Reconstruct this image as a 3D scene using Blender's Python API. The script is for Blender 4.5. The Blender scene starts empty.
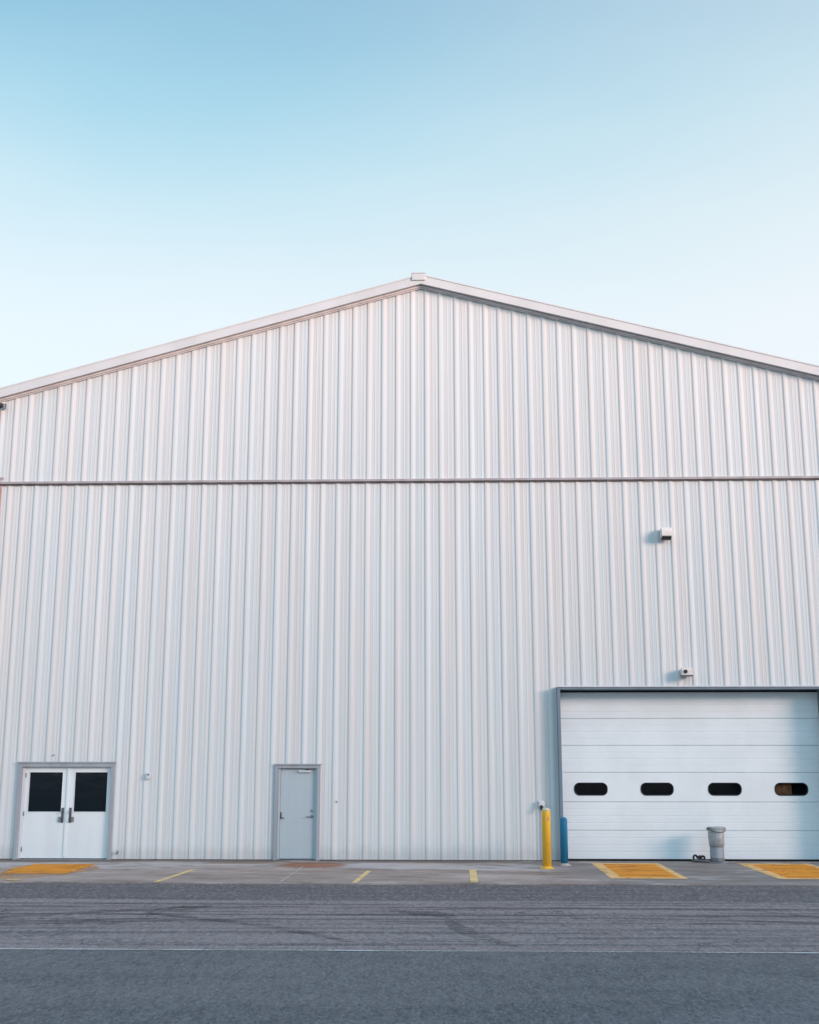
import bpy, bmesh, math, random
from mathutils import Vector
random.seed(7)
S = bpy.context.scene
C = S.collection
R = math.radians
SUN_AZ, SUN_EL = 125.0, 12.0          # compass-style: 0 = +Y, clockwise

# ------------------------------------------------------------------ materials
class NT:
    def __init__(s, name):
        s.m = bpy.data.materials.new(name); s.m.use_nodes = True
        s.t = s.m.node_tree; s.b = s.t.nodes['Principled BSDF']; s.out = s.t.nodes['Material Output']
        s.co = s.t.nodes.new('ShaderNodeTexCoord').outputs['Object']
    def n(s, kind, **kw):
        n = s.t.nodes.new(kind)
        for k, v in kw.items(): setattr(n, k, v)
        return n
    def l(s, a, b): s.t.links.new(a, b)
    def val(s, sock, v):
        if hasattr(v, 'links'): s.l(v, sock)
        else: sock.default_value = v
    def mapped(s, scale, loc=(0, 0, 0)):
        m = s.n('ShaderNodeMapping'); m.inputs['Scale'].default_value = scale; m.inputs['Location'].default_value = loc
        s.l(s.co, m.inputs['Vector']); return m.outputs[0]
    def noise(s, scale=(1, 1, 1), sc=1.0, detail=3, rough=.55, loc=(0, 0, 0), dist=0.0):
        n = s.n('ShaderNodeTexNoise'); n.inputs['Scale'].default_value = sc
        n.inputs['Detail'].default_value = detail; n.inputs['Roughness'].default_value = rough
        n.inputs['Distortion'].default_value = dist
        s.l(s.mapped(scale, loc), n.inputs['Vector']); return n.outputs['Fac']
    def ramp(s, fac, a, b, va=0.0, vb=1.0, smooth=True):
        r = s.n('ShaderNodeMapRange'); r.interpolation_type = 'SMOOTHSTEP' if smooth else 'LINEAR'
        s.val(r.inputs['Value'], fac)
        r.inputs['From Min'].default_value = a; r.inputs['From Max'].default_value = b
        r.inputs['To Min'].default_value = va; r.inputs['To Max'].default_value = vb
        return r.outputs[0]
    def math(s, op, a, b=0.0, clamp=False):
        m = s.n('ShaderNodeMath'); m.operation = op; m.use_clamp = clamp
        s.val(m.inputs[0], a); s.val(m.inputs[1], b); return m.outputs[0]
    def mix(s, fac, a, b, mode='MIX'):
        m = s.n('ShaderNodeMix'); m.data_type = 'RGBA'; m.blend_type = mode
        s.val(m.inputs[0], fac)
        for k, v in ((6, a), (7, b)):
            if isinstance(v, (tuple, list)): m.inputs[k].default_value = (*v, 1)
            else: s.l(v, m.inputs[k])
        return m.outputs[2]
    def xyz(s):
        n = s.n('ShaderNodeSeparateXYZ'); s.l(s.co, n.inputs[0]); return n.outputs
    def color(s, c):
        if isinstance(c, (tuple, list)): s.b.inputs['Base Color'].default_value = (*c, 1)
        else: s.l(c, s.b.inputs['Base Color'])
    def set(s, rough=.5, spec=.5, metal=0.0):
        s.val(s.b.inputs['Roughness'], rough); s.b.inputs['Specular IOR Level'].default_value = spec
        s.b.inputs['Metallic'].default_value = metal
    def bump(s, h, strength=.3, dist=.02):
        b = s.n('ShaderNodeBump'); b.inputs['Strength'].default_value = strength; b.inputs['Distance'].default_value = dist
        s.l(h, b.inputs['Height']); s.l(b.outputs[0], s.b.inputs['Normal'])

def paint(name, col, rough=.45, spec=.4, var=.10, sc=6.0, metal=0.0, streak=False):
    t = NT(name)
    a = t.noise((1, 1, .12) if streak else (1, 1, 1), sc, 4)
    f = t.ramp(a, .3, .7)
    lo = tuple(c * (1 - var) for c in col); hi = tuple(min(1, c * (1 + var)) for c in col)
    t.color(t.mix(f, lo, hi)); t.set(rough, spec, metal)
    return t.m

def cladding_mat(name, base):
    t = NT(name); o = t.xyz()
    streak = t.noise((7, 7, .10), 1.0, 5, .6)
    fine = t.noise((38, 38, .25), 1.0, 3, .6, loc=(3, 1, 2))
    # each sheet (three ribs wide) carries a slightly different batch tone
    sheet = t.math('FLOOR', t.math('DIVIDE', t.math('ADD', o[0], 40.13), 1.085))
    wn = t.n('ShaderNodeTexWhiteNoise'); wn.noise_dimensions = '1D'; t.l(sheet, wn.inputs['W'])
    tone = t.ramp(wn.outputs['Value'], 0, 1, -.5, .5, False)
    k = t.math('ADD', t.ramp(streak, .3, .7, .94, 1.04), t.math('MULTIPLY', tone, .035))
    k = t.math('MULTIPLY', k, t.ramp(fine, .3, .7, .965, 1.025))
    # grime line just above the ground and runs under the flashing
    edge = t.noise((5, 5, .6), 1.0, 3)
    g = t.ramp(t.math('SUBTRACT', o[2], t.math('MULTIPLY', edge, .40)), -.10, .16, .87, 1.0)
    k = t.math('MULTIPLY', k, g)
    warm = t.noise((6.5, 6.5, .09), 1.0, 4, .65, loc=(9, 0, 3))
    c = t.mix(t.ramp(warm, .3, .7), (base[0]*1.04, base[1]*.99, base[2]*.965), (base[0]*.955, base[1]*1.005, base[2]*1.03))
    mul = t.n('ShaderNodeVectorMath'); mul.operation = 'SCALE'
    t.l(c, mul.inputs[0]); t.l(k, mul.inputs['Scale'])
    t.color(mul.outputs[0]); t.set(t.ramp(streak, .3, .7, .52, .66), .28)
    t.bump(t.noise((1.2, 1.2, .35), 1.0, 2), .25, .02)
    return t.m

M = {}
M['clad'] = cladding_mat('wall_cladding_paint', (.665, .695, .692))
M['trim'] = paint('trim_paint', (.60, .595, .61), .5, .35, .05, 2, streak=True)
M['fascia'] = paint('fascia_paint', (.66, .665, .66), .5, .35, .05, 1.2)
M['flash'] = paint('flashing_paint', (.40, .37, .375), .5, .35, .12, 3)
M['flashshade'] = paint('flashing_shade_paint', (.16, .13, .125), .7, .3, .3, 3)
M['cornertrim'] = paint('corner_trim_paint', (.36, .27, .265), .6, .3, .15, 2)
M['pinktrim'] = paint('soffit_paint', (.72, .67, .66), .6, .3, .10, 3)
M['frame'] = paint('door_frame_paint', (.35, .375, .41), .45, .4, .10, 4, streak=True)
M['bigframe'] = paint('large_frame_paint', (.17, .235, .29), .45, .4, .12, 3, streak=True)
M['whiteframe'] = paint('white_frame_paint', (.66, .68, .70), .45, .4, .05, 4, streak=True)
M['leaf'] = paint('white_door_paint', (.74, .80, .81), .4, .4, .04, 2.2, streak=True)
M['greydoor'] = paint('grey_door_paint', (.44, .52, .555), .42, .4, .05, 1.8, streak=True)
M['section'] = paint('roller_door_paint', (.76, .84, .865), .42, .4, .035, 1.4)
M['dark'] = paint('dark_gap', (.016, .022, .030), .8, .2)
M['rubber'] = paint('black_rubber', (.018, .02, .024), .55, .4, .2, 30)
M['seal'] = paint('window_seal', (.018, .022, .028), .5, .4)
M['steel'] = paint('satin_steel', (.30, .32, .34), .35, .5, .15, 20, metal=.8)
M['darksteel'] = paint('dark_steel', (.13, .14, .155), .4, .5, .2, 20, metal=.5)
M['galv'] = paint('galvanised_steel', (.37, .405, .42), .45, .5, .22, 9, metal=.3)
M['galv2'] = paint('drum_steel', (.26, .29, .32), .6, .3, .16, 6, metal=0.0, streak=True)
M['roof'] = paint('roof_sheet', (.45, .46, .47), .5, .4, .06, 2)
M['footshade'] = paint('foot_shade_brown', (.10, .085, .075), .9, .2, .45, 3)
M['lampwhite'] = paint('lamp_housing_paint', (.78, .74, .70), .45, .4, .05, 9)
M['panereflection'] = paint('reflection_brown', (.22, .10, .05), .7, .2, .3, 12)
M['bollardcap'] = paint('bollard_cap_paint', (.62, .56, .38), .6, .3, .1, 8)

def bollard_mat(name, col, worn, amt):
    t = NT(name); amt += .05
    a = t.noise((1, 1, .5), 9, 5, .65); b = t.noise((1, 1, .15), 14, 3)
    c = t.mix(t.ramp(b, .3, .7, 0, .6), col, tuple(x * .82 for x in col))
    t.color(t.mix(t.ramp(a, .66 - amt, .74 - amt), c, worn)); t.set(.42, .4); return t.m
M['yellow'] = bollard_mat('yellow_bollard_paint', (.88, .50, .045), (.50, .30, .10), .02)
M['blue'] = bollard_mat('blue_bollard_paint', (.012, .19, .36), (.05, .20, .30), .04)

# glass: nearly black, because the hall behind it is unlit
t = NT('dark_glass'); w = t.noise((.7, 1, 1.6), 2.0, 2)
t.color((.003, .008, .012)); t.set(.05, .5); t.bump(w, .07, .05); M['glass'] = t.m
t = NT('clear_pane')
tr = t.n('ShaderNodeBsdfTransparent'); tr.inputs[0].default_value = (.75, .78, .78, 1)
gl = t.n('ShaderNodeBsdfGlossy'); gl.inputs['Roughness'].default_value = .05
mx = t.n('ShaderNodeMixShader'); mx.inputs[0].default_value = .04
t.l(tr.outputs[0], mx.inputs[1]); t.l(gl.outputs[0], mx.inputs[2]); t.l(mx.outputs[0], t.out.inputs[0]); M['pane'] = t.m

# ---- worn yard asphalt: dark fresh strip next to the apron, sweeping tyre streaks
t = NT('yard_asphalt'); o = t.xyz()
grain = t.noise((1, 1, 1), 55, 3, .7)
mott = t.noise((.35, .9, 1), 1.0, 5, .6)
yy = t.math('ADD', o[1], t.math('MULTIPLY', t.math('SUBTRACT', t.noise((.25, .8, 1), 1, 3), .5), .30))
streak1 = t.noise((.07, 2.6, 1), 1.0, 6, .7, dist=.5)
streak2 = t.noise((.11, 6.0, 1), 1.0, 5, .7, loc=(4, 7, 0), dist=.35)
base = t.mix(t.ramp(mott, .25, .75), (.285, .222, .212), (.37, .297, .283))
base = t.mix(t.ramp(streak1, .50, .62, 0, .75), base, (.070, .069, .078))
base = t.mix(t.ramp(streak2, .52, .66, 0, .65), base, (.085, .084, .092))
base = t.mix(t.ramp(t.noise((.05, 1.2, 1), 1.0, 3, .5, loc=(2, 3, 0)), .5, .72, 0, .35), base, (.20, .185, .17))
dk = t.mix(t.ramp(t.noise((.12, 5, 1), 1, 4), .35, .7), (.100, .088, .092), (.145, .124, .128))
base = t.mix(t.ramp(yy, -7.05, -6.9, 0, .9), base, dk)
# narrow dark seam where the two surfacings meet
seam = t.math('MULTIPLY', t.ramp(yy, -7.25, -7.1), t.ramp(yy, -7.0, -6.9, 1, 0))
base = t.mix(t.math('MULTIPLY', seam, .6), base, (.05, .05, .06))
base = t.mix(t.ramp(grain, .35, .60, .0, .34), base, (.08, .08, .085))
g2 = t.noise((1, .4, 1), 22, 4, .75, loc=(3, 3, 0))
base = t.mix(t.ramp(g2, .50, .68, .0, .5), base, (.40, .37, .36))
base = t.mix(t.ramp(g2, .34, .46, .45, .0), base, (.06, .06, .068))
vc = t.n('ShaderNodeTexVoronoi'); vc.inputs['Scale'].default_value = 1.0; t.l(t.mapped((24, 9, 1)), vc.inputs['Vector'])
vs_ = t.n('ShaderNodeSeparateColor'); t.l(vc.outputs['Color'], vs_.inputs[0])
base = t.mix(t.ramp(vs_.outputs[0], .6, 1.0, .0, .30), base, (.36, .33, .33))
base = t.mix(t.ramp(vs_.outputs[1], .6, 1.0, .0, .30), base, (.06, .06, .07))
# long thin lines left by straight-running tyres, each wandering a little
for q, (y0_, wd_, am_) in enumerate([(-7.75, .035, .75), (-8.15, .05, .6), (-8.62, .03, .7), (-8.95, .06, .55), (-9.45, .035, .65), (-9.72, .05, .6), (-10.35, .04, .4), (-5.6, .05, .4), (-6.3, .04, .5)]):
    wv_ = t.math('MULTIPLY', t.math('SUBTRACT', t.noise((.10, .0, 1), 1.0, 3, .5, loc=(q*3.7, q, 0)), .5), .75)
    dd = t.math('ABSOLUTE', t.math('SUBTRACT', t.math('ADD', o[1], wv_), y0_))
    br = t.ramp(t.noise((.45, .2, 1), 1.0, 3, .6, loc=(q*5.1, 2+q, 0)), .38, .56)
    base = t.mix(t.math('MULTIPLY', t.ramp(dd, wd_, wd_*2.2, am_, 0), br), base, (.075, .073, .08))
cv = t.n('ShaderNodeTexVoronoi'); cv.feature = 'DISTANCE_TO_EDGE'; cv.inputs['Scale'].default_value = 1.0
wv = t.n('ShaderNodeVectorMath'); wv.operation = 'ADD'; wn_ = t.n('ShaderNodeTexNoise'); wn_.inputs['Scale'].default_value = 1.4; wn_.inputs['Detail'].default_value = 4
t.l(t.co, wn_.inputs['Vector']); ws = t.n('ShaderNodeVectorMath'); ws.operation = 'SCALE'; ws.inputs['Scale'].default_value = .9; t.l(wn_.outputs['Color'], ws.inputs[0])
t.l(t.mapped((.16, .30, 1)), wv.inputs[0]); t.l(ws.outputs[0], wv.inputs[1]); t.l(wv.outputs[0], cv.inputs['Vector'])
crk = t.math('MULTIPLY', t.ramp(cv.outputs['Distance'], .0, .012, .8, 0), t.ramp(t.noise((.3, .3, 1), 1.0, 2, loc=(8, 2, 0)), .45, .6))
base = t.mix(crk, base, (.045, .045, .05))
t.color(base); t.set(t.ramp(mott, .3, .7, .75, .9), .25)
t.bump(grain, .35, .012); M['yard'] = t.m

# ---- newer coarse asphalt of the road in the foreground
t = NT('road_asphalt'); o = t.xyz()
grain = t.noise((1, .40, 1), 25, 4, .75)
vor = t.n('ShaderNodeTexVoronoi'); vor.inputs['Scale'].default_value = 30; t.l(t.mapped((1, 1, 1)), vor.inputs['Vector'])
mott = t.noise((.3, .8, 1), 1.0, 5, .6)
base = t.mix(t.ramp(mott, .3, .7), (.108, .101, .105), (.175, .160, .160))
band = t.noise((.05, 1.1, 1), 1.0, 3, .5, loc=(1, 9, 0))
base = t.mix(t.ramp(band, .48, .7, 0, .6), base, (.175, .155, .155))
base = t.mix(t.ramp(grain, .46, .66, .0, .6), base, (.20, .21, .225))
base = t.mix(t.ramp(grain, .32, .46, .5, .0), base, (.035, .04, .05))
base = t.mix(t.ramp(vor.outputs['Distance'], .0, .35, .5, 0), base, (.045, .05, .06))
vc = t.n('ShaderNodeTexVoronoi'); vc.inputs['Scale'].default_value = 1.0; t.l(t.mapped((46, 17, 1)), vc.inputs['Vector'])
vs_ = t.n('ShaderNodeSeparateColor'); t.l(vc.outputs['Color'], vs_.inputs[0])
base = t.mix(t.ramp(vs_.outputs[0], .62, 1.0, .0, .45), base, (.26, .25, .255))
base = t.mix(t.ramp(vs_.outputs[1], .60, 1.0, .0, .45), base, (.04, .042, .05))
c2 = t.noise((1, .30, 1), 9, 4, .7, loc=(6, 1, 0))
base = t.mix(t.ramp(c2, .52, .68, .0, .38), base, (.21, .19, .185))
base = t.mix(t.ramp(c2, .34, .46, .35, .0), base, (.045, .055, .07))
t.color(base); t.set(.82, .3); t.bump(grain, .6, .02); M['road'] = t.m

# ---- concrete apron
t = NT('apron_concrete'); o = t.xyz()
big = t.noise((.16, .55, 1), 1.0, 5, .6); fine = t.noise((1, 1, 1), 30, 3, .7)
wob = t.math('MULTIPLY', t.math('SUBTRACT', t.noise((.30, .3, 1), 1.0, 5, .6), .5), 5.0)
yw = t.math('ADD', o[1], wob)
base = t.mix(t.ramp(big, .3, .7), (.34, .26, .225), (.46, .375, .335))
lt = t.math('MULTIPLY', t.ramp(yw, -2.1, -1.6), t.ramp(yw, -.75, -.45, 1, 0))
base = t.mix(t.math('MULTIPLY', lt, .75), base, (.54, .51, .505))
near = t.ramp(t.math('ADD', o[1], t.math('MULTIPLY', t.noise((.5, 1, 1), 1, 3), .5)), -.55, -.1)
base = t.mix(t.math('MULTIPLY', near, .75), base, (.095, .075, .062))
gx = t.ramp(t.math('ADD', o[0], t.math('MULTIPLY', o[1], .25)), .8, 2.6)
gcol = t.mix(t.ramp(t.noise((.3, 1.2, 1), 1.0, 4), .3, .7), (.19, .172, .165), (.28, .25, .235))
base = t.mix(t.math('MULTIPLY', gx, .9), base, gcol)
moss = t.math('MULTIPLY', t.ramp(t.noise((.25, 1.6, 1), 1.0, 4, loc=(5, 5, 0)), .55, .75, 0, .5), t.ramp(o[0], -1.5, -3.0))
base = t.mix(moss, base, (.20, .175, .12))
lip = t.ramp(t.math('ADD', o[1], t.math('MULTIPLY', t.noise((.8, .8, 1), 1, 3), .3)), -4.55, -4.3, .55, 0)
base = t.mix(lip, base, (.35, .30, .285))
# rust that has washed out from under the grey door
dx = t.math('DIVIDE', t.math('SUBTRACT', o[0], -2.95), .80); dy = t.math('DIVIDE', t.math('SUBTRACT', o[1], -1.15), .75)
d = t.math('ADD', t.math('MULTIPLY', dx, dx), t.math('MULTIPLY', dy, dy))
d = t.math('ADD', d, t.math('MULTIPLY', t.math('SUBTRACT', t.noise((2, 3, 1), 1.0, 4), .5), 2.2))
base = t.mix(t.ramp(d, .3, 1.3, .9, 0), base, (.36, .125, .045))
dx = t.math('DIVIDE', t.math('SUBTRACT', o[0], -4.0), 1.6); dy = t.math('DIVIDE', t.math('SUBTRACT', o[1], -.7), .35)
d = t.math('ADD', t.math('MULTIPLY', dx, dx), t.math('MULTIPLY', dy, dy))
d = t.math('ADD', d, t.math('MULTIPLY', t.math('SUBTRACT', t.noise((2, 3, 1), 1.0, 4, loc=(4, 1, 0)), .5), 1.6))
base = t.mix(t.ramp(d, .3, 1.2, .65, 0), base, (.22, .125, .075))
pt = t.noise((.7, 1.6, 1), 1.0, 6, .7, loc=(2, 9, 0))
base = t.mix(t.ramp(pt, .49, .62, 0, .65), base, (.20, .150, .125))
base = t.mix(t.ramp(pt, .36, .47, .55, 0), base, (.58, .50, .45))
base = t.mix(t.ramp(fine, .4, .7, 0, .25), base, (.10, .095, .09))
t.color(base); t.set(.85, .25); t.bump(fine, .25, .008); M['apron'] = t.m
M['joint'] = paint('joint_sealant', (.46, .41, .37), .9, .2, .3, 5)
M['sunblocker'] = paint('sun_blocker_green', (.06, .07, .035), .95, .1, .4, .4)

def marking(name, col, wear, under_alpha=True, sc=(3, 3, 1), lo=.5):
    t = NT(name); n1 = t.noise(sc, 1.0, 5, .7); n2 = t.noise((1, 1, 1), 28, 3, .7)
    v = t.mix(t.ramp(n1, .3, .7), tuple(c*.88 for c in col), col)
    t.color(v); t.set(.75, .25)
    k = t.math('ADD', t.math('MULTIPLY', n1, .65), t.math('MULTIPLY', n2, .35))
    a = t.ramp(k, wear - .06, wear + .06, lo, 1.0)
    t.l(a, t.b.inputs['Alpha']); return t.m
M['orange'] = marking('orange_pad_paint', (.80, .29, .012), .44, lo=.50, sc=(1.2, 3, 1))
M['paleyellow'] = marking('pale_yellow_line_paint', (.82, .50, .20), .44, lo=.40)
M['orangeworn'] = marking('worn_orange_paint', (.66, .33, .12), .50, lo=.12, sc=(.8, 1.6, 1))
M['yellowline'] = marking('yellow_line_paint', (.82, .58, .26), .42, lo=.35)
M['whiteline'] = marking('white_line_paint', (.58, .56, .55), .50, lo=.25, sc=(.6, 3, 1))
M['faint'] = marking('faint_yellow_paint', (.78, .52, .24), .52, lo=.05, sc=(1.5, 3, 1))
def skid(name, a):
    t = NT(name); n1 = t.noise((1.3, 8, 1), 1.0, 5, .75, dist=.4); n2 = t.noise((1, 1, 1), 25, 3)
    t.color((.07, .065, .07)); t.set(.8, .2)
    t.l(t.math('MULTIPLY', t.ramp(n1, .38, .62, .0, 1), t.ramp(n2, .3, .6, a * .6, a)), t.b.inputs['Alpha']); return t.m
M['skid'] = skid('tyre_rubber_marks', .52)

# ------------------------------------------------------------------ builders
class MB:
    def __init__(s): s.bm = bmesh.new(); s.mi = 0
    def _new(s, verts):
        fs = set()
        for v in verts:
            for f in v.link_faces: fs.add(f)
        for f in fs: f.material_index = s.mi
        return fs
    def box(s, x0, x1, y0, y1, z0, z1, bev=0.0, seg=2):
        r = bmesh.ops.create_cube(s.bm, size=1.0); vs = r['verts']
        for v in vs:
            v.co = Vector((x0 + (v.co.x + .5) * (x1 - x0), y0 + (v.co.y + .5) * (y1 - y0), z0 + (v.co.z + .5) * (z1 - z0)))
        if bev:
            es = list({e for v in vs for e in v.link_edges})
            rr = bmesh.ops.bevel(s.bm, geom=es, offset=bev, segments=seg, affect='EDGES', profile=.6)
            for f in rr['faces']: f.material_index = s.mi
            vs = list({v for f in rr['faces'] for v in f.verts})
        s._new([v for v in vs if v.is_valid]); return s
    def poly(s, pts):
        f = s.bm.faces.new([s.bm.verts.new(p) for p in pts]); f.material_index = s.mi; return f
    def lathe(s, prof, cx, cy, z0=0, seg=28, tilt=None):
        rings = []
        for r, z in prof:
            ring = []
            for i in range(seg):
                a = 2 * math.pi * i / seg
                p = Vector((r * math.cos(a), r * math.sin(a), z))
                if tilt: p = tilt @ p
                ring.append(s.bm.verts.new((cx + p.x, cy + p.y, z0 + p.z)))
            rings.append(ring)
        for a, b in zip(rings, rings[1:]):
            for i in range(seg):
                f = s.bm.faces.new((a[i], a[(i+1) % seg], b[(i+1) % seg], b[i])); f.material_index = s.mi; f.smooth = True
        for ring in (rings[0], rings[-1]):
            f = s.bm.faces.new(ring if ring is rings[-1] else ring[::-1]); f.material_index = s.mi
        return s
    def tube(s, pts, r, seg=10):
        pts = [Vector(p) for p in pts]; rings = []
        up = Vector((0, 0, 1))
        for i, p in enumerate(pts):
            d = (pts[min(i+1, len(pts)-1)] - pts[max(i-1, 0)]).normalized()
            a = d.cross(up); a = a.normalized() if a.length > 1e-3 else Vector((1, 0, 0)); b = a.cross(d)
            rr = r[i] if isinstance(r, (list, tuple)) else r
            rings.append([s.bm.verts.new(p + (a * math.cos(2*math.pi*k/seg) + b * math.sin(2*math.pi*k/seg)) * rr) for k in range(seg)])
        for a, b in zip(rings, rings[1:]):
            for k in range(seg):
                f = s.bm.faces.new((a[k], a[(k+1) % seg], b[(k+1) % seg], b[k])); f.smooth = True; f.material_index = s.mi
        for ring in (rings[0], rings[-1]):
            f = s.bm.faces.new(ring); f.material_index = s.mi
        return s
    def prism(s, prof, x0, x1):          # profile in (y,z) swept along x
        n = len(prof)
        a = [s.bm.verts.new((x0, y, z)) for y, z in prof]; b = [s.bm.verts.new((x1, y, z)) for y, z in prof]
        for i in range(n):
            s.bm.faces.new((a[i], a[(i+1) % n], b[(i+1) % n], b[i])).material_index = s.mi
        s.bm.faces.new(a[::-1]).material_index = s.mi; s.bm.faces.new(b).material_index = s.mi
        return s
    def build(s, name, mats, parent=None):
        bmesh.ops.recalc_face_normals(s.bm, faces=s.bm.faces)
        me = bpy.data.meshes.new(name); s.bm.to_mesh(me); s.bm.free()
        for m in (mats if isinstance(mats, list) else [mats]): me.materials.append(m)
        o = bpy.data.objects.new(name, me); C.objects.link(o)
        if parent: o.parent = parent; o.matrix_parent_inverse = parent.matrix_world.inverted()
        return o
def thing(name, label, cat, loc=(0, 0, 0), group=None):
    o = bpy.data.objects.new(name, None); C.objects.link(o); o.location = loc; o.empty_display_size = .3
    o['label'] = label; o['category'] = cat
    if group: o['group'] = group
    bpy.context.view_layer.update()
    return o
def structure(o): o['kind'] = 'structure'; return o

# ------------------------------------------------------------------ ground
def sheet(name, x0, x1, y0, y1, z, mat):
    m = MB(); m.poly([(x0, y0, z), (x1, y0, z), (x1, y1, z), (x0, y1, z)]); return structure(m.build(name, mat))
sheet('ground', -900, 900, -900, 1200, -.030, M['yard'])
sheet('yard_pavement', -90, 90, -12.20, 60, -.020, M['yard'])
sheet('road', -90, 90, -60, -12.20, -.018, M['road'])
m = MB(); xs = [-60, -16, -11.2, -6.9, -2.55, 1.9, 6.0, 10.6, 16, 60]
def edge(x): return -4.76 + .05 * math.sin(x * .7) + .03 * math.sin(x * 2.3 + 1)
for a, b in zip(xs, xs[1:]):
    n = 12; prev = None
    pts = [(a + .002, -.0, 0), (b - .002, -.0, 0)]
    fr = [(b - .002 + (a - b + .004) * i / n, edge(b + (a - b) * i / n), 0) for i in range(n + 1)]
    top = pts + fr
    f = m.poly([(x, y, 0) for x, y, z in top][::-1])
    for p, q in zip(fr, fr[1:]): m.poly([(p[0], p[1], 0), (q[0], q[1], 0), (q[0], q[1], -.05), (p[0], p[1], -.05)])
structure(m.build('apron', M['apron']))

def strip(name, pts, w, z, mat, jit=.0):
    m = MB(); L = [Vector((x, y, 0)) for x, y in pts]
    dense = []
    for a, b in zip(L, L[1:]):
        k = max(1, int((b - a).length / .25))
        dense += [a.lerp(b, i / k) for i in range(k)]
    dense.append(L[-1]); vs = []
    for i, p in enumerate(dense):
        d = (dense[min(i+1, len(dense)-1)] - dense[max(i-1, 0)]).normalized(); n = Vector((-d.y, d.x, 0))
        t = i / (len(dense) - 1); ww = w(t) if callable(w) else w
        ww *= 1 + random.uniform(-jit, jit)
        vs.append((m.bm.verts.new((p + n * ww / 2) + Vector((0, 0, z))), m.bm.verts.new((p - n * ww / 2) + Vector((0, 0, z)))))
    for a, b in zip(vs, vs[1:]): m.bm.faces.new((a[0], b[0], b[1], a[1]))
    o = structure(m.build(name, mat)); return o
strip('slab_joint', [(-3.05, -1.6), (-3.10, -4.8)], .035, .004, M['joint'], .1)
strip('white_line', [(-60, -12.27), (-20, -12.25), (-6, -12.24), (60, -12.24)], .085, -.012, M['whiteline'], .12)
strip('yellow_line', [(-5.21, -2.3), (-5.40, -4.72)], .10, .004, M['yellowline'], .05)
strip('yellow_line', [(-1.60, -2.45), (-1.72, -4.72)], .10, .004, M['yellowline'], .05)
strip('yellow_line', [(.507, -2.1), (.484, -4.55)], .14, .004, M['yellowline'], .05)

def pad(x0, x1, y0, y1, fill, rim, bw=.14, bwl=.22):
    m = MB(); m.poly([(x0+bwl, y0, .004), (x1-bw, y0, .004), (x1-bw, y1-bwl, .004), (x0+bwl, y1-bwl, .004)][::1])
    structure(m.build('painted_pad', fill))
    m = MB(); z = .004
    m.poly([(x0, y0-bwl, z), (x0+bwl, y0-bwl, z), (x0+bwl, y1, z), (x0, y1, z)])
    m.poly([(x1-bw, y0-bwl, z), (x1, y0-bwl, z), (x1, y1, z), (x1-bw, y1, z)])
    m.poly([(x0+bwl, y0-bwl, z), (x1-bw, y0-bwl, z), (x1-bw, y0, z), (x0+bwl, y0, z)])
    m.poly([(x0+bwl, y1-bwl, z), (x1-bw, y1-bwl, z), (x1-bw, y1, z), (x0+bwl, y1, z)])
    structure(m.build('pad_border', rim))
pad(3.10, 4.56, -3.60, -.55, M['orange'], M['paleyellow'])
pad(6.25, 7.80, -3.60, -.55, M['orange'], M['paleyellow'])
m = MB()
n = 26; ring = []
for i in range(n):
    a = 2 * math.pi * i / n
    r = 1 + .10 * math.sin(3 * a + 1) + .07 * math.sin(7 * a)
    ring.append((-8.22 + .85 * r * (abs(math.cos(a)) ** .6) * (1 if math.cos(a) > 0 else -1), -2.55 + 1.35 * r * (abs(math.sin(a)) ** .6) * (1 if math.sin(a) > 0 else -1), .004))
m.poly(ring); structure(m.build('painted_pad', M['orangeworn']))
m = MB()
ring = [(-8.85, -1.15), (-7.55, -1.15), (-7.55, -3.15), (-8.85, -3.15)]
m.poly([(x, y, .008) for x, y in ring]); structure(m.build('painted_pad', M['orange']))
strip('pad_border', [(-7.42, -1.5), (-7.5, -2.6), (-7.6, -3.6)], .07, .012, M['faint'], .1)
strip('pad_border', [(-10.2, -4.1), (-8.9, -4.3), (-8.0, -4.4)], .45, .012, M['faint'], .2)

# rubber left by turning tyres
def bow(p0, p1, h, n=14):
    a, b = Vector(p0), Vector(p1); d = b - a; nn = Vector((-d.y, d.x)).normalized()
    return [tuple(a.lerp(b, i/n) + nn * h * math.sin(math.pi * i/n)) for i in range(n+1)]
sk = [
 ((-6.9, -9.6), (-3.9, -8.2), .10, .32), ((-4.5, -8.9), (-3.7, -7.9), .05, .55), ((-4.5, -8.9), (-1.2, -11.6), .25, .26),
 ((-.9, -8.5), (.1, -9.2), .1, .5), ((.0, -9.5), (.85, -11.9), -.15, .30),
 ((2.0, -9.2), (8.0, -10.2), .1, .14), ((-7.5, -10.4), (-3.0, -9.2), .1, .16), ((-9, -11.4), (-5.4, -10.0), .2, .18),
 ((4.5, -8.2), (6.5, -10.5), .1, .10), ((-12, -9.1), (12, -8.95), .05, .16), ((-12, -8.05), (12, -8.2), .04, .12),
 ((-12, -7.75), (2, -7.7), .02, .08), ((-1, -9.9), (12, -9.75), .05, .13), ((2, -9.15), (14, -9.35), .1, .12),
 ((-10, -10.25), (-2.5, -9.35), -.25, .20), ((1.4, -11.2), (9, -11.0), .1, .10)]
for i, (a, b, h, w) in enumerate(sk):
    strip('tyre_mark', bow(a, b, h), (lambda t, w=w: w * (.35 + .65 * math.sin(math.pi * min(1, max(0, t))))), -.0155 + .0008 * (i % 7) if a[1] > -12 else -.012, M['skid'], .15)

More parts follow.
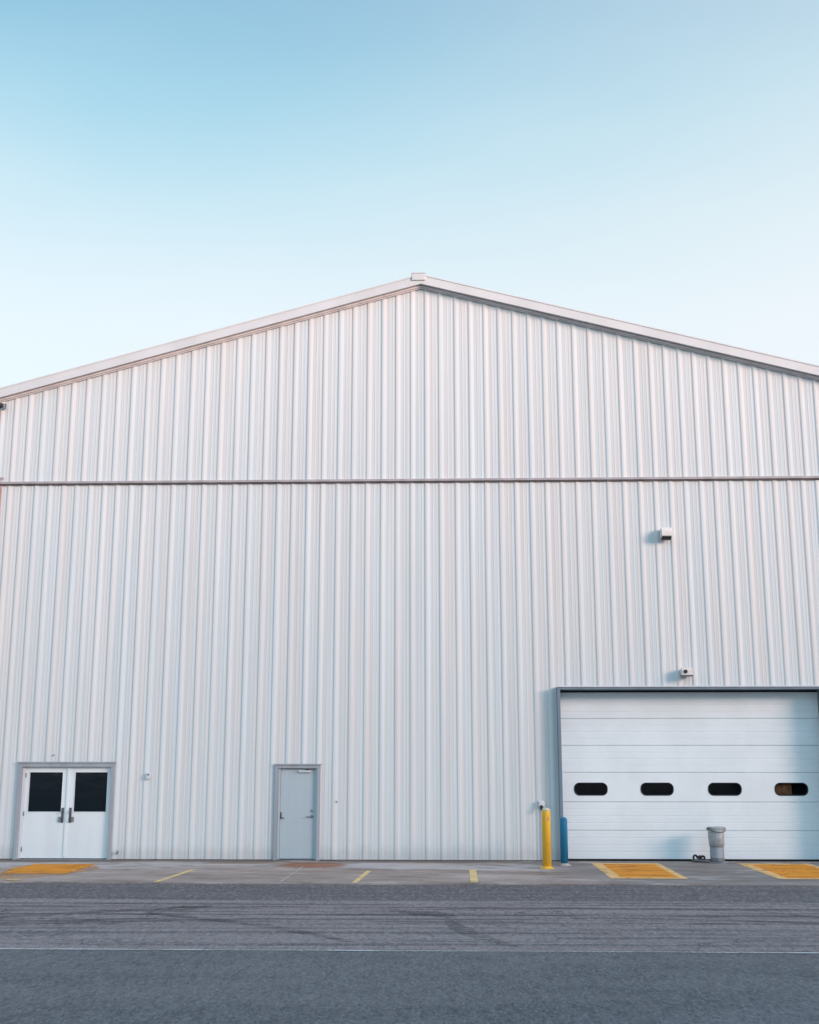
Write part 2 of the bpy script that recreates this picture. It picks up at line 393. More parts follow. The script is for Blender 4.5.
# added unseen ridge behind the viewer, shaped to shade the foot of the wall
m = MB()
def P(i, k):
    x = 22 + i * 8
    hgt = (18.3 - .05 * (x - 30) + .7 * math.sin(i * .9) + .35 * math.sin(i * 2.3)) * min(1, .25 + i * .5)
    off, z = ((13, -.03), (3, hgt * .86), (0, hgt), (-5, hgt), (-26, -.03))[k]
    return (x, -41 + off, z)
for i in range(0, 20):
    for k in range(4): m.poly([P(i, k), P(i+1, k), P(i+1, k+1), P(i, k+1)])
structure(m.build('added_sun_blocker', M['sunblocker']))

# ------------------------------------------------------------------ building
XL, XR = -10.86, 9.70
AP = (-.57, 13.56)
def roofz(x):     # top of the wall sheeting
    return AP[1] - (AP[0] - x) * .2745 if x < AP[0] else AP[1] - (x - AP[0]) * .2585
B = thing('metal_warehouse', 'large white corrugated metal warehouse with a low gable roof and three ground level doors', 'warehouse', (AP[0], 0, 0))

LO = [-10.5, -10.17, -9.85, -9.52, -9.19, -8.87, -8.54, -8.21, -7.89, -7.56, -7.25, -6.9, -6.55, -6.18, -5.81, -5.44, -5.07, -4.71, -4.35, -4.02, -3.67, -3.31, -2.97, -2.6, -2.25, -1.9, -1.54, -1.19, -0.84, -0.49, -0.15, 0.23, 0.57, 0.93, 1.27, 1.63, 1.99, 2.35, 2.71, 3.07, 3.44, 3.81, 4.17, 4.54, 4.9, 5.26, 5.61, 5.97, 6.31, 6.66, 7.01, 7.35, 7.69, 8.02, 8.34, 8.68, 9.03, 9.38]
UP = [-10.47, -10.13, -9.79, -9.43, -9.09, -8.73, -8.35, -7.99, -7.63, -7.26, -6.92, -6.56, -6.18, -5.82, -5.46, -5.07, -4.72, -4.36, -4.03, -3.67, -3.32, -2.95, -2.58, -2.24, -1.88, -1.53, -1.19, -0.83, -0.49, -0.15, 0.23, 0.58, 0.94, 1.28, 1.64, 2.0, 2.36, 2.71, 3.08, 3.45, 3.82, 4.17, 4.55, 4.91, 5.25, 5.6, 5.94, 6.3, 6.66, 7.02, 7.38, 7.71, 8.08, 8.45, 8.79, 9.15, 9.5]
OPEN = [(-9.77, -7.555, 2.12), (-3.90, -2.865, 2.08), (2.50, 8.50, 3.81)]
def profile(ribs):
    pts = [(XL, 0.0)]; ribs = [ribs[0] - .34] + ribs
    for i, x in enumerate(ribs):
        nx = ribs[i+1] if i + 1 < len(ribs) else XR
        p = nx - x
        if x < XL + .008: continue
        h = .0175
        pts += [(x - .022, 0), (x + .012, -h), (x + .050, -h), (x + .085, -h*.52), (x + .120, 0)]
        for q in (.52, .76):     # two shallow stiffeners in the pan
            c = x + p * (q + .04)
            if c + .02 < XR - .02: pts += [(c - .016, 0), (c - .005, -.003), (c + .005, -.003), (c + .016, 0)]
    pts = [q for q in pts if q[0] < XR]; pts.append((XR, 0.0))
    return pts
def cut(pts, xs):
    out = [pts[0]]
    for a, b in zip(pts, pts[1:]):
        for x in sorted(xs):
            if a[0] + 1e-4 < x < b[0] - 1e-4:
                k = (x - a[0]) / (b[0] - a[0]); out.append((x, a[1] + (b[1] - a[1]) * k))
        out.append(b)
    return out
BZ = 8.685
def clad(name, ribs, z0, top, yoff, openings):
    pts = cut(profile(ribs), [o[0] for o in openings] + [o[1] for o in openings] + [AP[0]])
    m = MB()
    for (xa, ya), (xb, yb) in zip(pts, pts[1:]):
        xm = (xa + xb) / 2; lo = z0
        for o in openings:
            if o[0] < xm < o[1]: lo = o[2]
        za, zb = (top(xa), top(xb)) if callable(top) else (top, top)
        m.poly([(xa, ya + yoff, lo), (xb, yb + yoff, lo), (xb, yb + yoff, zb), (xa, ya + yoff, za)])
    return m.build(name, M['clad'], B)
clad('wall_cladding', LO, .014, BZ, 0.0, OPEN)
clad('gable_cladding', UP, BZ + .005, lambda x: roofz(x) + .05, -.012, [])
# dark strips along the wall foot, recess shade put into their colour
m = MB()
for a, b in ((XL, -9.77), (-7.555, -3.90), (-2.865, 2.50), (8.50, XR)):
    m = MB(); m.box(a, b, -.004, .16, -.02, .012); m.build('foot_shade_strip', M['footshade'], B)
# flashing between the two courses of sheeting
m = MB()
m.prism([(-.012, BZ + .045), (-.075, BZ + .030), (-.078, BZ - .022), (-.060, BZ - .028), (-.052, BZ - .022), (-.012, BZ - .016)], XL - .03, XR + .03)
m.build('flashing_strip', M['flash'], B)
m = MB(); m.box(XL, XR, -.050, .03, BZ - .05, BZ - .034); m.build('flashing_shade_strip', M['flashshade'], B)  # dark bar painted as the shadow line under the flashing

# roof planes, rakes, soffit trims, ridge
FY = -.21
eL, eR = XL - .10, XR + .25
def slope(m, x0, x1, ya, yb, d0, d1):        # slab that follows the roof pitch, d0..d1 above the wall head
    for y in ():
        pass
    P = [(x0, roofz(x0)), (x1, roofz(x1))]
    v = [m.bm.verts.new((x, y, z + d)) for (x, z) in P for y in (ya, yb) for d in (d0, d1)]
    idx = lambda i, j, k: v[i*4 + j*2 + k]
    q = lambda *a: setattr(m.bm.faces.new(a), 'material_index', m.mi)
    q(idx(0,0,0), idx(1,0,0), idx(1,0,1), idx(0,0,1)); q(idx(0,1,0), idx(1,1,0), idx(1,1,1), idx(0,1,1))
    q(idx(0,0,1), idx(1,0,1), idx(1,1,1), idx(0,1,1)); q(idx(0,0,0), idx(1,0,0), idx(1,1,0), idx(0,1,0))
    q(idx(0,0,0), idx(0,1,0), idx(0,1,1), idx(0,0,1)); q(idx(1,0,0), idx(1,1,0), idx(1,1,1), idx(1,0,1))
for x0, x1 in ((eL, AP[0]), (AP[0], eR)):
    m = MB(); slope(m, x0, x1, FY + .01, 30.0, .14, .20)
    m.build('roof', M['roof'], B)
    m = MB(); slope(m, x0, x1, FY, FY + .05, .022, .262); slope(m, x0, x1, FY - .012, FY, .235, .262); slope(m, x0, x1, FY, FY + .12, .262, .272)
    m.build('rake_trim', M['fascia'], B)
    m = MB(); slope(m, x0, x1, -.115, -.02, -.02, .085)
    m.build('soffit_trim', M['pinktrim'], B)
    m = MB(); slope(m, x0, x1, FY + .05, -.02, .102, .135); slope(m, x0, x1, -.07, -.03, -.045, -.022)
    m.build('soffit', M['pinktrim'], B)
m = MB(); m.box(-.79, -.46, FY - .035, 30.0, 13.66, 13.835, .012); m.mi = 1
m.box(-.80, -.45, FY - .042, 30.0, 13.836, 13.852, .003)
m.build('ridge_cap', [M['fascia'], M['trim']], B)
# side and rear walls, corner trims, downspout and gutter
for x, s in ((XL, -1), (XR, 1)):
    m = MB(); y = .06; pts = []
    while y < 29.8:
        pts += [(y, 0), (y + .02, .04), (y + .1, .04), (y + .13, 0)]; y += .36
    for (ya, pa), (yb, pb) in zip(pts, pts[1:]):
        m.poly([(x + s*pa, ya, .045), (x + s*pb, yb, .045), (x + s*pb, yb, roofz(x) + .1), (x + s*pa, ya, roofz(x) + .1)])
    m.build('side_wall', M['clad'], B)
    m = MB(); m.box(min(x - s*.22, x + s*.045), max(x - s*.22, x + s*.045), -.055, .10, .045, BZ - .06, .004)
    m.box(min(x - s*.07, x + s*.045), max(x - s*.07, x + s*.045), -.060, .10, BZ + .055, roofz(x) - .06, .004)
    m.build('corner_trim', M['cornertrim'], B)
    m = MB(); m.box(min(x + s*.05, x + s*.25), max(x + s*.05, x + s*.25), FY + .05, 30, roofz(x) - .10, roofz(x) + .06, .01)
    m.build('gutter', M['trim'], B)
    m = MB(); m.tube([(x + s*.12, .22, roofz(x) - .1), (x + s*.12, .22, .15)], .055, 12)
    m.build('downspout', M['flash'], B)
m = MB(); m.tube([(-10.60, -.05, BZ + .12), (-10.66, -.10, BZ + .12), (-10.70, -.115, BZ + .02), (-10.70, -.10, BZ - .12), (-10.70, -.075, .1)], .026, 10); m.build('conduit', M['flash'], B)
m = MB(); m.poly([(XL, 30, 0), (XR, 30, 0), (XR, 30, roofz(XR)), (AP[0], 30, AP[1]), (XL, 30, roofz(XL))]); m.build('rear_wall', M['clad'], B)

# --- white double door
def frame_of(x0, x1, zt, w, yf, yb, mat, name='door_frame'):
    m = MB(); m.box(x0, x0 + w, yf, yb, .0, zt - w, .004); m.box(x1 - w, x1, yf, yb, .0, zt - w, .004)
    m.box(x0, x1, yf, yb, zt - w, zt, .004)
    return m.build(name, mat, B)
f = frame_of(-9.77, -7.555, 2.12, .085, -.075, .10, M['frame'])
f['label'] = 'grey frame of the white double door'
m = MB(); m.box(-9.80, -7.525, -.095, -.055, 2.121, 2.150, .004); m.build('drip_flashing', M['frame'], B)
zt = 2.032
for a, b in ((-9.683, -9.615), (-7.642, -7.600)):
    m = MB(); m.box(a, b, -.02, .09, .02, zt, .004); m.build('door_jamb', M['whiteframe'], B)
m = MB(); m.box(-9.68, -7.60, -.10, .10, -.005, .012, .003); m.build('threshold', M['steel'], B)
def glazed_leaf(x0, x1, hinge):
    z0, z1 = .026, 2.030; px0, px1 = (x0 + .078, x1 - .118) if hinge < 0 else (x0 + .140, x1 - .078)
    pz0, pz1 = 1.03, 1.925
    m = MB(); y0, y1 = .01, .055
    m.box(x0, x1, y0, y1, z0, pz0); m.box(x0, x1, y0, y1, pz1, z1)
    m.box(x0, px0, y0, y1, pz0, pz1); m.box(px1, x1, y0, y1, pz0, pz1)
    bmesh.ops.remove_doubles(m.bm, verts=m.bm.verts, dist=1e-5)
    d = m.build('door_leaf', M['leaf'], B)
    m = MB()
    for a, b, c, e in ((px0, px1, pz0, pz0+.012), (px0, px1, pz1-.012, pz1), (px0, px0+.012, pz0+.012, pz1-.012), (px1-.012, px1, pz0+.012, pz1-.012)):
        m.box(a, b, .002, .03, c, e, .003)
    m.build('glazing_bead', M['leaf'], d)
    m = MB(); m.box(px0 + .012, px1 - .012, .03, .036, pz0 + .012, pz1 - .012); m.build('window_pane', M['glass'], d)
    hx = x1 - .085 if hinge < 0 else x0 + .085
    m = MB(); m.box(hx - .028, hx + .028, -.002, .010, .80, 1.13, .003)
    m.tube([(hx, .0, .83), (hx, -.055, .84), (hx, -.065, .87), (hx, -.065, 1.03), (hx, -.055, 1.06), (hx, .0, 1.07)], .014, 10)
    m.build('handle', M['darksteel'], d)
    m = MB(); m.box(hx + (-.09 if hinge < 0 else .03), hx + (-.03 if hinge < 0 else .09), -.012, .010, .82, .93, .004)
    m.build('lock_plate', M['steel'], d)
    kx = x0 if hinge < 0 else x1
    for z in (.22, 1.0, 1.85):
        m = MB(); m.lathe([(.013, -.05), (.013, .05)], kx, -.008, z, 12); m.build('hinge', M['darksteel'], d)
    return d
glazed_leaf(-9.612, -8.634, -1); glazed_leaf(-8.626, -7.646, 1)
m = MB(); m.box(-8.655, -8.605, -.012, .009, .05, 2.028, .003); m.build('astragal', M['leaf'], B)
m = MB(); m.box(-9.60, -7.66, .02, .06, .013, .026); m.build('door_sweep', M['rubber'], B)
# --- grey single door
f = frame_of(-3.90, -2.865, 2.08, .075, -.065, .12, M['frame'])
m = MB(); m.box(-3.93, -2.835, -.09, -.055, 2.081, 2.105, .003); m.build('drip_flashing', M['frame'], B)
for a, b in ((-3.822, -3.775), (-2.990, -2.943)):
    m = MB(); m.box(a, b, -.03, .11, .005, 2.003, .003); m.build('door_jamb', M['greydoor'], B)
m = MB(); m.box(-3.77, -2.995, .01, .055, .03, 1.995, .003); d = m.build('door_leaf', M['greydoor'], B); d['label'] = 'plain grey steel door leaf'
m = MB(); m.lathe([(.032, 0), (.032, .012), (.012, .014), (.012, .05)], -3.055, .01, .945, 18, tilt=__import__('mathutils').Matrix.Rotation(R(90), 3, 'X'))
m.tube([(-3.055, -.038, .945), (-3.075, -.045, .945), (-3.17, -.045, .94)], .011, 10)
m.build('handle', M['steel'], d)
m = MB(); m.lathe([(.030, 0), (.030, .014), (.022, .02)], -3.055, .01, 1.07, 18, tilt=__import__('mathutils').Matrix.Rotation(R(90), 3, 'X'))
m.build('lock_cylinder', M['steel'], d)
m = MB(); m.box(-3.765, -3.735, -.012, .009, .90, 1.04, .003); m.tube([(-3.75, -.02, .93), (-3.72, -.03, .91), (-3.67, -.03, .915)], .012, 8)
m.build('latch_guard', M['darksteel'], d)
m = MB(); m.box(-3.36, -3.09, -.045, .009, 1.915, 1.965, .006); m.mi = 1; m.tube([(-3.10, -.03, 1.975), (-3.20, -.13, 1.985), (-3.02, -.045, 1.992)], .012, 8)
m.build('door_closer', [M['whiteframe'], M['darksteel']], d)
for z in (.25, 1.0, 1.75):
    m = MB(); m.lathe([(.010, -.05), (.010, .05)], -2.992, .004, z, 10); m.build('hinge', M['greydoor'], d)
m = MB(); m.box(-3.82, -2.945, -.06, .12, -.004, .022, .003); m.build('threshold', M['darksteel'], B)

# --- roller door
GX0, GX1, GZ = 2.45, 8.46, 3.81
m = MB()
m.box(GX0 + .045, GX0 + .112, -.24, .30, .0, GZ - .055, .006); m.box(GX1 + .005, GX1 + .08, -.24, .30, .0, GZ - .055, .006)
m.box(GX0 + .045, GX1 + .08, -.24, .30, GZ - .055, GZ + .01, .006)
f = m.build('door_frame', M['bigframe'], B); f['label'] = 'deep blue grey steel frame around the large sectional door'
m = MB(); m.box(GX0 + .03, GX1 + .10, -.262, -.242, GZ - .005, GZ + .02, .004); m.build('drip_flashing', M['whiteframe'], B)
DY = .24
x0, x1 = GX0 + .115, GX1 + .002
zs = [.016, .642, 1.263, 1.912, 2.512, 3.117, 3.715]
WN = [(2.866, 3.621), (4.364, 5.105), (5.879, 6.629), (7.367, 8.114)]
def stadium(xa, xb, za, zb, n=40):
    cx, cz = (xa+xb)/2, (za+zb)/2; w, h = (xb-xa)/2, (zb-za)/2; r = min(h*.88, w); out = []
    for sx, sz, a0 in ((1, 1, 0), (-1, 1, 90), (-1, -1, 180), (1, -1, 270)):
        for k in range(8):
            a = R(a0 + 90 * k / 7); out.append((cx + sx*(w-r) + r*math.cos(a), cz + sz*(h-r) + r*math.sin(a)))
    return out
m = MB(); 
def hb(xa, xb, za, zb, y): m.poly([(xa, y, za), (xb, y, za), (xb, y, zb), (xa, y, zb)])
for i, (za, zb) in enumerate(zip(zs, zs[1:])):
    H = zb - za
    # section profile: tongue joint top and bottom, three pressed grooves across the face
    prof = [(za, .022), (za + .012, 0)]
    gr = [.26, .50, .74] if i != 2 else []
    for g in gr: z = za + H * g; prof += [(z - .010, 0), (z - .004, .006), (z + .004, .006), (z + .010, 0)]
    prof += [(zb - .010, 0), (zb - .002, .022)]
    if i != 2:
        for (z_a, ya), (z_b, yb) in zip(prof, prof[1:]):
            m.poly([(x0, DY + ya, z_a), (x1, DY + ya, z_a), (x1, DY + yb, z_b), (x0, DY + yb, z_b)])
    else:
        for (z_a, ya), (z_b, yb) in ((prof[0], prof[1]), (prof[-2], prof[-1])):
            m.poly([(x0, DY + ya, z_a), (x1, DY + ya, z_a), (x1, DY + yb, z_b), (x0, DY + yb, z_b)])
        zA, zB = za + .012, zb - .010; wz0, wz1 = 1.403, 1.685; cur = x0
        for wa, wb in WN:
            ra, rb = wa - .12, wb + .12
            hb(cur, ra, zA, zB, DY)
            ov = stadium(wa, wb, wz0, wz1); cx, cz = (wa+wb)/2, (wz0+wz1)/2
            outer = []
            for k, (px, pz) in enumerate(ov):
                q = k // 8; t = (k % 8) / 7
                cs = {0: (rb, zB), 1: (ra, zB), 2: (ra, zA), 3: (rb, zA)}[q]
                if q == 0: e = (rb, cz + (zB-cz)*min(1, 2*t)) if t <= .5 else (rb - (rb-cx)*(2*t-1), zB)
                elif q == 1: e = (cx - (cx-ra)*min(1, 2*t), zB) if t <= .5 else (ra, zB - (zB-cz)*(2*t-1))
                elif q == 2: e = (ra, cz - (cz-zA)*min(1, 2*t)) if t <= .5 else (ra + (cx-ra)*(2*t-1), zA)
                else: e = (cx + (rb-cx)*min(1, 2*t), zA) if t <= .5 else (rb, zA + (cz-zA)*(2*t-1))
                outer.append(e)
            # insert exact corners
            n = len(ov)
            for k in range(n):
                a, b = ov[k], ov[(k+1) % n]; A, Bq = outer[k], outer[(k+1) % n]
                pts = [a, b, Bq, A]
                on = lambda p: (abs(p[0]-ra) < 1e-6 or abs(p[0]-rb) < 1e-6, abs(p[1]-zA) < 1e-6 or abs(p[1]-zB) < 1e-6)
                if on(A)[0] and not on(A)[1] and on(Bq)[1] and not on(Bq)[0]: pts = [a, b, Bq, (A[0], Bq[1]), A]
                elif on(A)[1] and not on(A)[0] and on(Bq)[0] and not on(Bq)[1]: pts = [a, b, Bq, (Bq[0], A[1]), A]
                cl = [pts[0]]
                for p in pts[1:]:
                    if abs(p[0]-cl[-1][0]) + abs(p[1]-cl[-1][1]) > 1e-6: cl.append(p)
                if abs(cl[0][0]-cl[-1][0]) + abs(cl[0][1]-cl[-1][1]) < 1e-6: cl.pop()
                if len(cl) > 2: m.poly([(p[0], DY, p[1]) for p in cl])
            cur = rb
        hb(cur, x1, zA, zB, DY)
G = m.build('sectional_door', M['section'], B); G['label'] = 'large white sectional door with a row of four dark oval windows'
for i, (wa, wb) in enumerate(WN):
    ov = stadium(wa, wb, 1.403, 1.685); iv = stadium(wa + .022, wb - .022, 1.425, 1.663); n = len(ov); ow = stadium(wa - .003, wb + .003, 1.400, 1.688)
    m = MB()
    for k in range(n):
        j = (k+1) % n
        m.poly([(ow[k][0], DY - .002, ow[k][1]), (ow[j][0], DY - .002, ow[j][1]), (ov[j][0], DY - .010, ov[j][1]), (ov[k][0], DY - .010, ov[k][1])])
        m.poly([(ov[k][0], DY - .010, ov[k][1]), (ov[j][0], DY - .010, ov[j][1]), (iv[j][0], DY + .012, iv[j][1]), (iv[k][0], DY + .012, iv[k][1])])
    w = m.build('window_frame', M['seal'], G)
    m = MB(); m.poly([(p[0], DY + .011, p[1]) for p in iv]); m.build('window_pane', M['pane'], G)
m = MB(); m.box(x0, x1, DY - .004, DY + .04, .0, .022, .003); m.build('bottom_seal', M['rubber'], B)
m = MB(); m.box(x0 - .01, x1 + .01, DY + .03, DY + .045, 3.66, 3.80); m.build('header_shade_strip', M['rubber'], B)  # black strip stands in for the shade below the header
# unlit space behind the oval windows; brown boards added as the last pane's reflection
m = MB(); m.box(GX0 + .12, GX1 - .0, DY + .9, DY + .95, .1, 3.6); m.box(GX0 + .11, GX0 + .13, DY + .05, DY + .9, .1, 3.6); m.box(GX1 - .02, GX1 + .0, DY + .05, DY + .9, .1, 3.6)
m.build('inner_lining', M['dark'], B)
bd = MB()
for a, b, y in ((7.42, 7.56, .11), (7.55, 7.69, .10), (7.68, 7.78, .12)): bd.prism([(DY + y, .03), (DY + y + .03, .03), (DY + y + .03, 1.9), (DY + y, 1.9)], a, b)
bd = bd.build('reflection_boards', M['panereflection'])
bd['label'] = 'added brown boards that give the rightmost oval window of the large door its brownish reflection'; bd['category'] = 'boards'

# ------------------------------------------------------------------ wall fittings
def wall_lamp(label, x, z, w, h, d, kind):
    L = thing('wall_lamp' if kind else 'security_camera', label, 'wall lamp' if kind else 'security camera', (x, -.04, z))
    m = MB(); m.box(x - w*.32, x + w*.32, -.075, -.035, z - h*.42, z + h*.42, .006); m.build('mounting_plate', M['steel'], L)
    if kind:
        m = MB(); m.prism([(-.07, z + h/2), (-.07, z - h/2), (-d, z - h/2 + .03), (-d, z + h*.12), (-d*.72, z + h/2)], x - w/2, x + w/2)
        bmesh.ops.bevel(m.bm, geom=list(m.bm.edges), offset=.012, segments=2, affect='EDGES')
        m.build('housing', M['lampwhite'], L)
        m = MB(); m.prism([(-.085, z - h/2 - .002), (-.10, z - h/2 - .045), (-d + .06, z - h/2 - .03), (-d + .015, z - h/2 + .024)], x - w*.42, x + w*.42)
        m.build('lens', M['rubber'], L)
    else:
        m = MB(); m.box(x - w/2, x + w/2, -d, -.07, z - h*.30, z + h/2, .015, 3); m.build('housing', M['lampwhite'], L)
        m = MB(); m.box(x - w/2 - .01, x + w/2 + .01, -d - .03, -.07, z - h*.42, z - h*.30, .004); m.build('shade', M['darksteel'], L)
        m = MB(); m.lathe([(.040, 0), (.044, .02), (.030, .035)], x - w*.16, -d + .002, z + h*.10, 18, tilt=__import__('mathutils').Matrix.Rotation(R(90), 3, 'X')); m.build('lens', M['rubber'], L)
    return L
wall_lamp('pale boxy wall lamp fixed high on the cladding well above the large door', 5.12, 7.36, .25, .24, .27, True)
wall_lamp('small white camera box with a round dark lens just above the large door frame', 5.44, 4.13, .24, .20, .24, False)

L = thing('security_camera', 'small dark camera on a curved bracket near the roof at the left corner', 'security camera', (-10.78, -.05, 10.55))
m = MB(); m.tube([(-10.68, -.04, 10.60), (-10.62, -.20, 10.62), (-10.62, -.28, 10.56), (-10.66, -.30, 10.50)], .016, 8); m.build('bracket', M['steel'], L)
m = MB(); m.lathe([(.03, -.12), (.055, -.10), (.055, .09), (.03, .11)], -10.74, -.28, 10.53, 16, tilt=__import__('mathutils').Matrix.Rotation(R(70), 3, 'Y')); m.build('housing', M['rubber'], L)
m = MB(); m.box(-10.74, -10.66, -.075, -.055, 10.52, 10.66, .004); m.build('mounting_plate', M['steel'], L)

L = thing('outlet_box', 'tiny pale outlet box on the cladding to the right of the double door', 'outlet box', (-6.78, -.05, 1.83))
m = MB(); m.box(-6.83, -6.73, -.09, -.043, 1.77, 1.90, .008); m.build('box_body', M['whiteframe'], L)
m = MB(); m.box(-6.80, -6.76, -.10, -.088, 1.85, 1.88, .004); m.build('cover', M['darksteel'], L)

L = thing('outlet_box', 'white wall box with a dark spout beside the top of the yellow bollard', 'outlet box', (2.10, -.05, 1.24))
m = MB(); m.box(2.035, 2.165, -.12, -.043, 1.17, 1.30, .025, 3); m.build('box_body', M['whiteframe'], L)
m = MB(); m.tube([(2.09, -.10, 1.18), (2.09, -.15, 1.14), (2.10, -.17, 1.10)], [.035, .032, .028], 12); m.build('spout', M['rubber'], L)
m = MB(); m.tube([(2.15, -.07, 1.20), (2.15, -.07, .6), (2.15, -.07, .05)], .016, 8); m.build('conduit', M['whiteframe'], L)

L = thing('hose_tap', 'tiny dark tap low on the cladding beside the double door', 'tap', (-7.40, -.04, .15))
m = MB(); m.tube([(-7.40, -.03, .16), (-7.40, -.11, .16), (-7.40, -.13, .12)], .014, 8); m.build('spout', M['darksteel'], L)
m = MB(); m.lathe([(.03, 0), (.03, .012)], -7.40, -.11, .19, 12); m.build('knob', M['darksteel'], L)
for x, z, lab in ((-8.99, 2.30, 'small round wall stud on the cladding above the double door'), (-2.49, 1.27, 'small round wall stud on the cladding right of the grey door')):
    m = MB(); m.lathe([(.019, 0), (.019, .012), (.009, .02)], x, -.030, z, 12, tilt=__import__('mathutils').Matrix.Rotation(R(90), 3, 'X'))
    o = m.build('wall_stud', M['steel']); o['label'] = lab; o['category'] = 'wall stud'

# ------------------------------------------------------------------ bollards
def bollard(x, y, r, h, mat, lab, base):
    T = thing('bollard', lab, 'bollard', (x, y, 0))
    m = MB(); m.lathe([(r, .0), (r, h - .03), (r * .99, h - .012)], x, y, 0, 32); m.build('post', mat, T)
    m = MB(); m.lathe([(r * .995, h - .012), (r * .93, h + .012), (r * .70, h + .036), (r * .35, h + .048)], x, y, 0, 32)
    m.build('cap', M['bollardcap'] if base else mat, T)
    m = MB(); m.lathe([(r + .055, .0), (r + .055, .012), (r + .012, .016), (r + .006, .05)], x, y, 0, 28); m.build('base', mat if base else M['joint'], T)
    return T
bollard(2.055, -1.80, .092, 1.17, M['yellow'], 'tall yellow steel bollard standing on the concrete left of the large door', True)
bollard(2.480, -1.12, .080, .95, M['blue'], 'shorter blue bollard at the left edge of the large door', False)

# ------------------------------------------------------------------ drum, bucket on top, hose
cx, cy = 5.885, -.32
T = thing('metal_drum', 'narrow grey metal drum on the ground in front of the large door under a bucket', 'drum', (cx, cy, 0))
m = MB(); m.lathe([(.150, .012), (.150, .10), (.156, .105), (.150, .112), (.150, .320), (.140, .337)], cx, cy, 0, 36); m.build('body', M['galv2'], T)
m = MB(); m.lathe([(.215, .0), (.215, .008), (.17, .014), (.152, .03)], cx + .02, cy, 0, 30); m.build('base', M['steel'], T)
T = thing('metal_bucket', 'dented galvanised bucket with a wire handle standing on the narrow drum', 'bucket', (cx, cy, .315))
m = MB()
prof = [(.150, .316), (.163, .324), (.168, .40), (.173, .52), (.178, .66), (.179, .705), (.182, .712), (.182, .728), (.174, .730), (.175, .70), (.155, .42)]
m.lathe(prof, cx, cy, 0, 40)
for v in m.bm.verts:
    a = math.atan2(v.co.y - cy, v.co.x - cx); k = 1 + .018 * math.sin(3*a + 9*v.co.z) * (1 if .33 < v.co.z < .7 else 0)
    v.co.x = cx + (v.co.x - cx) * k; v.co.y = cy + (v.co.y - cy) * k
m.build('body', M['galv'], T)
m = MB(); pts = []
for i in range(19):
    a = math.pi * i / 18; ux = -.198 * math.cos(a)
    pts.append((cx + ux, cy - .205 * math.sin(a) - .005, .70 - .07 * math.sin(a) + .035 * (-ux/.2) * .6))
m.tube(pts, .0085, 8); m.build('handle', M['darksteel'], T)
for s in (-1, 1):
    m = MB(); m.box(cx + s*.190 - .014, cx + s*.190 + .014, cy - .035, cy + .035, .665, .725, .004)
    m.build('handle_lug', M['steel'], T)

T0 = [o for o in C.objects if o.name == 'metal_bucket'][0]; T0.location.z += .022

T = thing('hose_coil', 'small tangle of black hose lying left of the metal drum', 'hose', (5.5, -.22, 0))
m = MB(); pts = []
for i in range(90):
    t_ = i / 89; a = t_ * math.pi * 5.2
    r = .052 + .016 * math.sin(a * .43)
    pts.append((5.42 + .20 * t_ + r * math.cos(a), -.24 + .06 * math.sin(a * .5) + .045 * math.cos(a*.7), 0.082 + r * .92 * math.sin(a)))
m.tube(pts, .023, 8); m.build('hose', M['rubber'], T)
m = MB(); m.tube([(5.36, -.22, .03), (5.45, -.30, .035), (5.58, -.32, .03), (5.70, -.36, .028)], .028, 10)
m.build('nozzle', M['darksteel'], T)

# ------------------------------------------------------------------ world, sun, camera
W = bpy.data.worlds.new('World'); S.world = W; W.use_nodes = True
nt = W.node_tree; bg = nt.nodes['Background']
sky = nt.nodes.new('ShaderNodeTexSky'); sky.sky_type = 'NISHITA'; sky.sun_disc = False
sky.sun_elevation = R(SUN_EL); sky.sun_rotation = R(SUN_AZ)
sky.air_density = 1.0; sky.dust_density = 1.5; sky.ozone_density = 1.2; sky.altitude = 0
# thin evening haze over the clear sky: pale near the horizon and towards the sun, cyan overhead
def N(k, **kw):
    n = nt.nodes.new(k)
    for a_, v_ in kw.items(): setattr(n, a_, v_)
    return n
def mrange(v, a, b, c, d_):
    r = N('ShaderNodeMapRange'); r.interpolation_type = 'SMOOTHSTEP'; nt.links.new(v, r.inputs[0])
    for k, q in zip(('From Min', 'From Max', 'To Min', 'To Max'), (a, b, c, d_)): r.inputs[k].default_value = q
    return r.outputs[0]
tc = N('ShaderNodeTexCoord'); sx = N('ShaderNodeSeparateXYZ'); nt.links.new(tc.outputs['Generated'], sx.inputs[0])
cr = N('ShaderNodeValToRGB'); nt.links.new(sx.outputs['Z'], cr.inputs[0]); cr.color_ramp.interpolation = 'B_SPLINE'
E_ = cr.color_ramp.elements
STOPS = [(0.0, (.50, .70, .88)), (.22, (.68, .78, .84)), (.34, (.755, .81, .83)), (.42, (.56, .72, .765)), (.50, (.305, .59, .705)), (.58, (.125, .375, .55)), (.68, (.075, .28, .48)), (.95, (.05, .22, .45))]
E_[0].position, E_[0].color = STOPS[0][0], (*STOPS[0][1], 1); E_[1].position, E_[1].color = STOPS[-1][0], (*STOPS[-1][1], 1)
for p_, c_ in STOPS[1:-1]:
    e_ = E_.new(p_); e_.color = (*c_, 1)
dp = N('ShaderNodeVectorMath', operation='DOT_PRODUCT'); nt.links.new(tc.outputs['Generated'], dp.inputs[0])
dp.inputs[1].default_value = (math.sin(R(SUN_AZ)), math.cos(R(SUN_AZ)), .12)
pale = N('ShaderNodeMix', data_type='RGBA'); hz = N('ShaderNodeTexNoise'); hz.inputs['Scale'].default_value = 1.6; hz.inputs['Detail'].default_value = 4; hz.inputs['Distortion'].default_value = .6
mp = N('ShaderNodeMapping'); mp.inputs['Scale'].default_value = (1.0, 1.0, 2.6); nt.links.new(tc.outputs['Generated'], mp.inputs[0]); nt.links.new(mp.outputs[0], hz.inputs['Vector'])
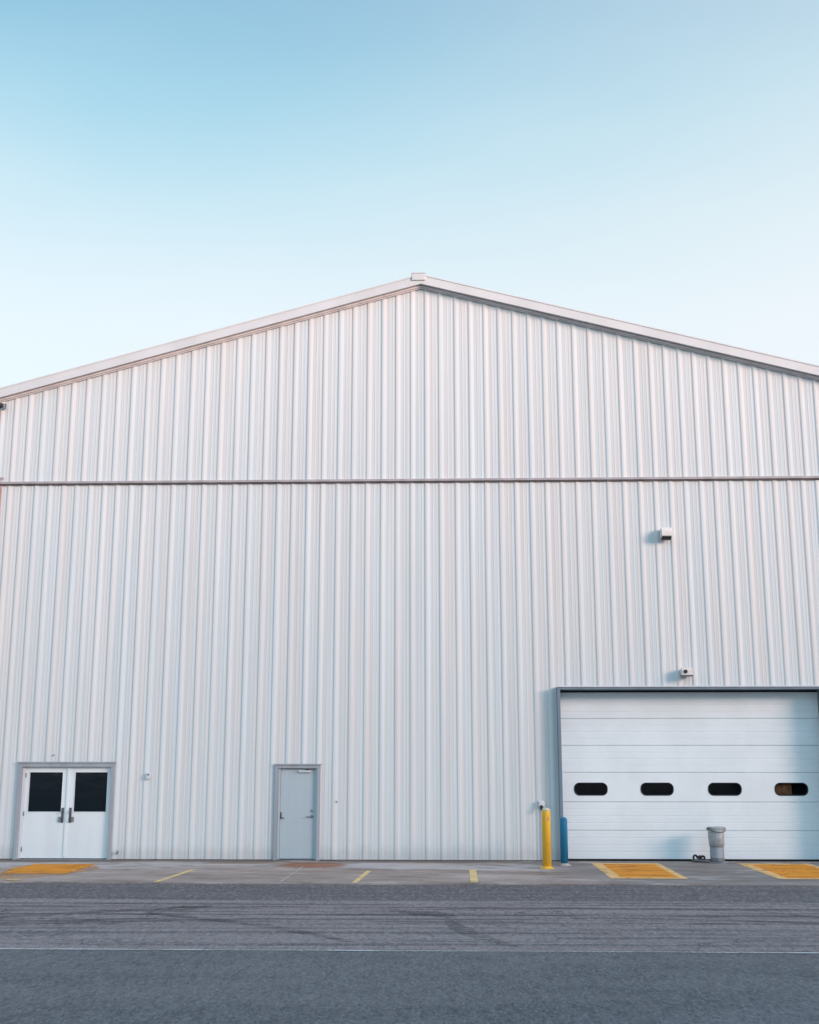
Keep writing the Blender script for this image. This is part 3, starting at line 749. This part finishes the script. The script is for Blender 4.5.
ad = N('ShaderNodeMath', operation='ADD'); ad.use_clamp = True
nt.links.new(mrange(dp.outputs['Value'], -.90, .20, 0, .58), ad.inputs[0]); nt.links.new(mrange(hz.outputs['Fac'], .3, .75, -.05, .10), ad.inputs[1])
nt.links.new(ad.outputs[0], pale.inputs[0])
nt.links.new(cr.outputs[0], pale.inputs[6]); pale.inputs[7].default_value = (.84, .835, .83, 1)
glow = N('ShaderNodeVectorMath', operation='SCALE'); nt.links.new(pale.outputs[2], glow.inputs[0])
nt.links.new(mrange(dp.outputs['Value'], -.10, 1.0, 3.7, 4.9), glow.inputs['Scale'])
both = N('ShaderNodeMix', data_type='RGBA'); both.inputs[0].default_value = .85
tint = N('ShaderNodeMix', data_type='RGBA', blend_type='MULTIPLY'); nt.links.new(mrange(dp.outputs['Value'], -.1, .5, 0, 1), tint.inputs[0])
nt.links.new(glow.outputs[0], tint.inputs[6]); tint.inputs[7].default_value = (.60, .96, 1.22, 1)
nt.links.new(sky.outputs[0], both.inputs[6]); nt.links.new(tint.outputs[2], both.inputs[7])
nt.links.new(both.outputs[2], bg.inputs[0]); bg.inputs[1].default_value = .15

sl = bpy.data.lights.new('sun', 'SUN'); sl.energy = 2.0; sl.angle = R(22); sl.color = (1.0, .665, .56)
so = bpy.data.objects.new('sun', sl); C.objects.link(so)
d = Vector((math.sin(R(SUN_AZ)) * math.cos(R(SUN_EL)), math.cos(R(SUN_AZ)) * math.cos(R(SUN_EL)), math.sin(R(SUN_EL))))
so.rotation_euler = d.to_track_quat('Z', 'Y').to_euler()

cam = bpy.data.cameras.new('camera'); co = bpy.data.objects.new('camera', cam); C.objects.link(co)
co.location = (0, -27.187, 2.3); co.rotation_euler = (R(90 + 11.6845), 0, R(1.8))
cam.sensor_fit = 'HORIZONTAL'; cam.sensor_width = 36; cam.lens = 51.648; cam.clip_end = 4000; cam.clip_start = .1
S.camera = co
S.view_settings.view_transform = 'Standard'; S.view_settings.look = 'None'; S.view_settings.gamma = 1.0
S.view_settings.use_curve_mapping = False
S.view_settings.exposure = 1.13
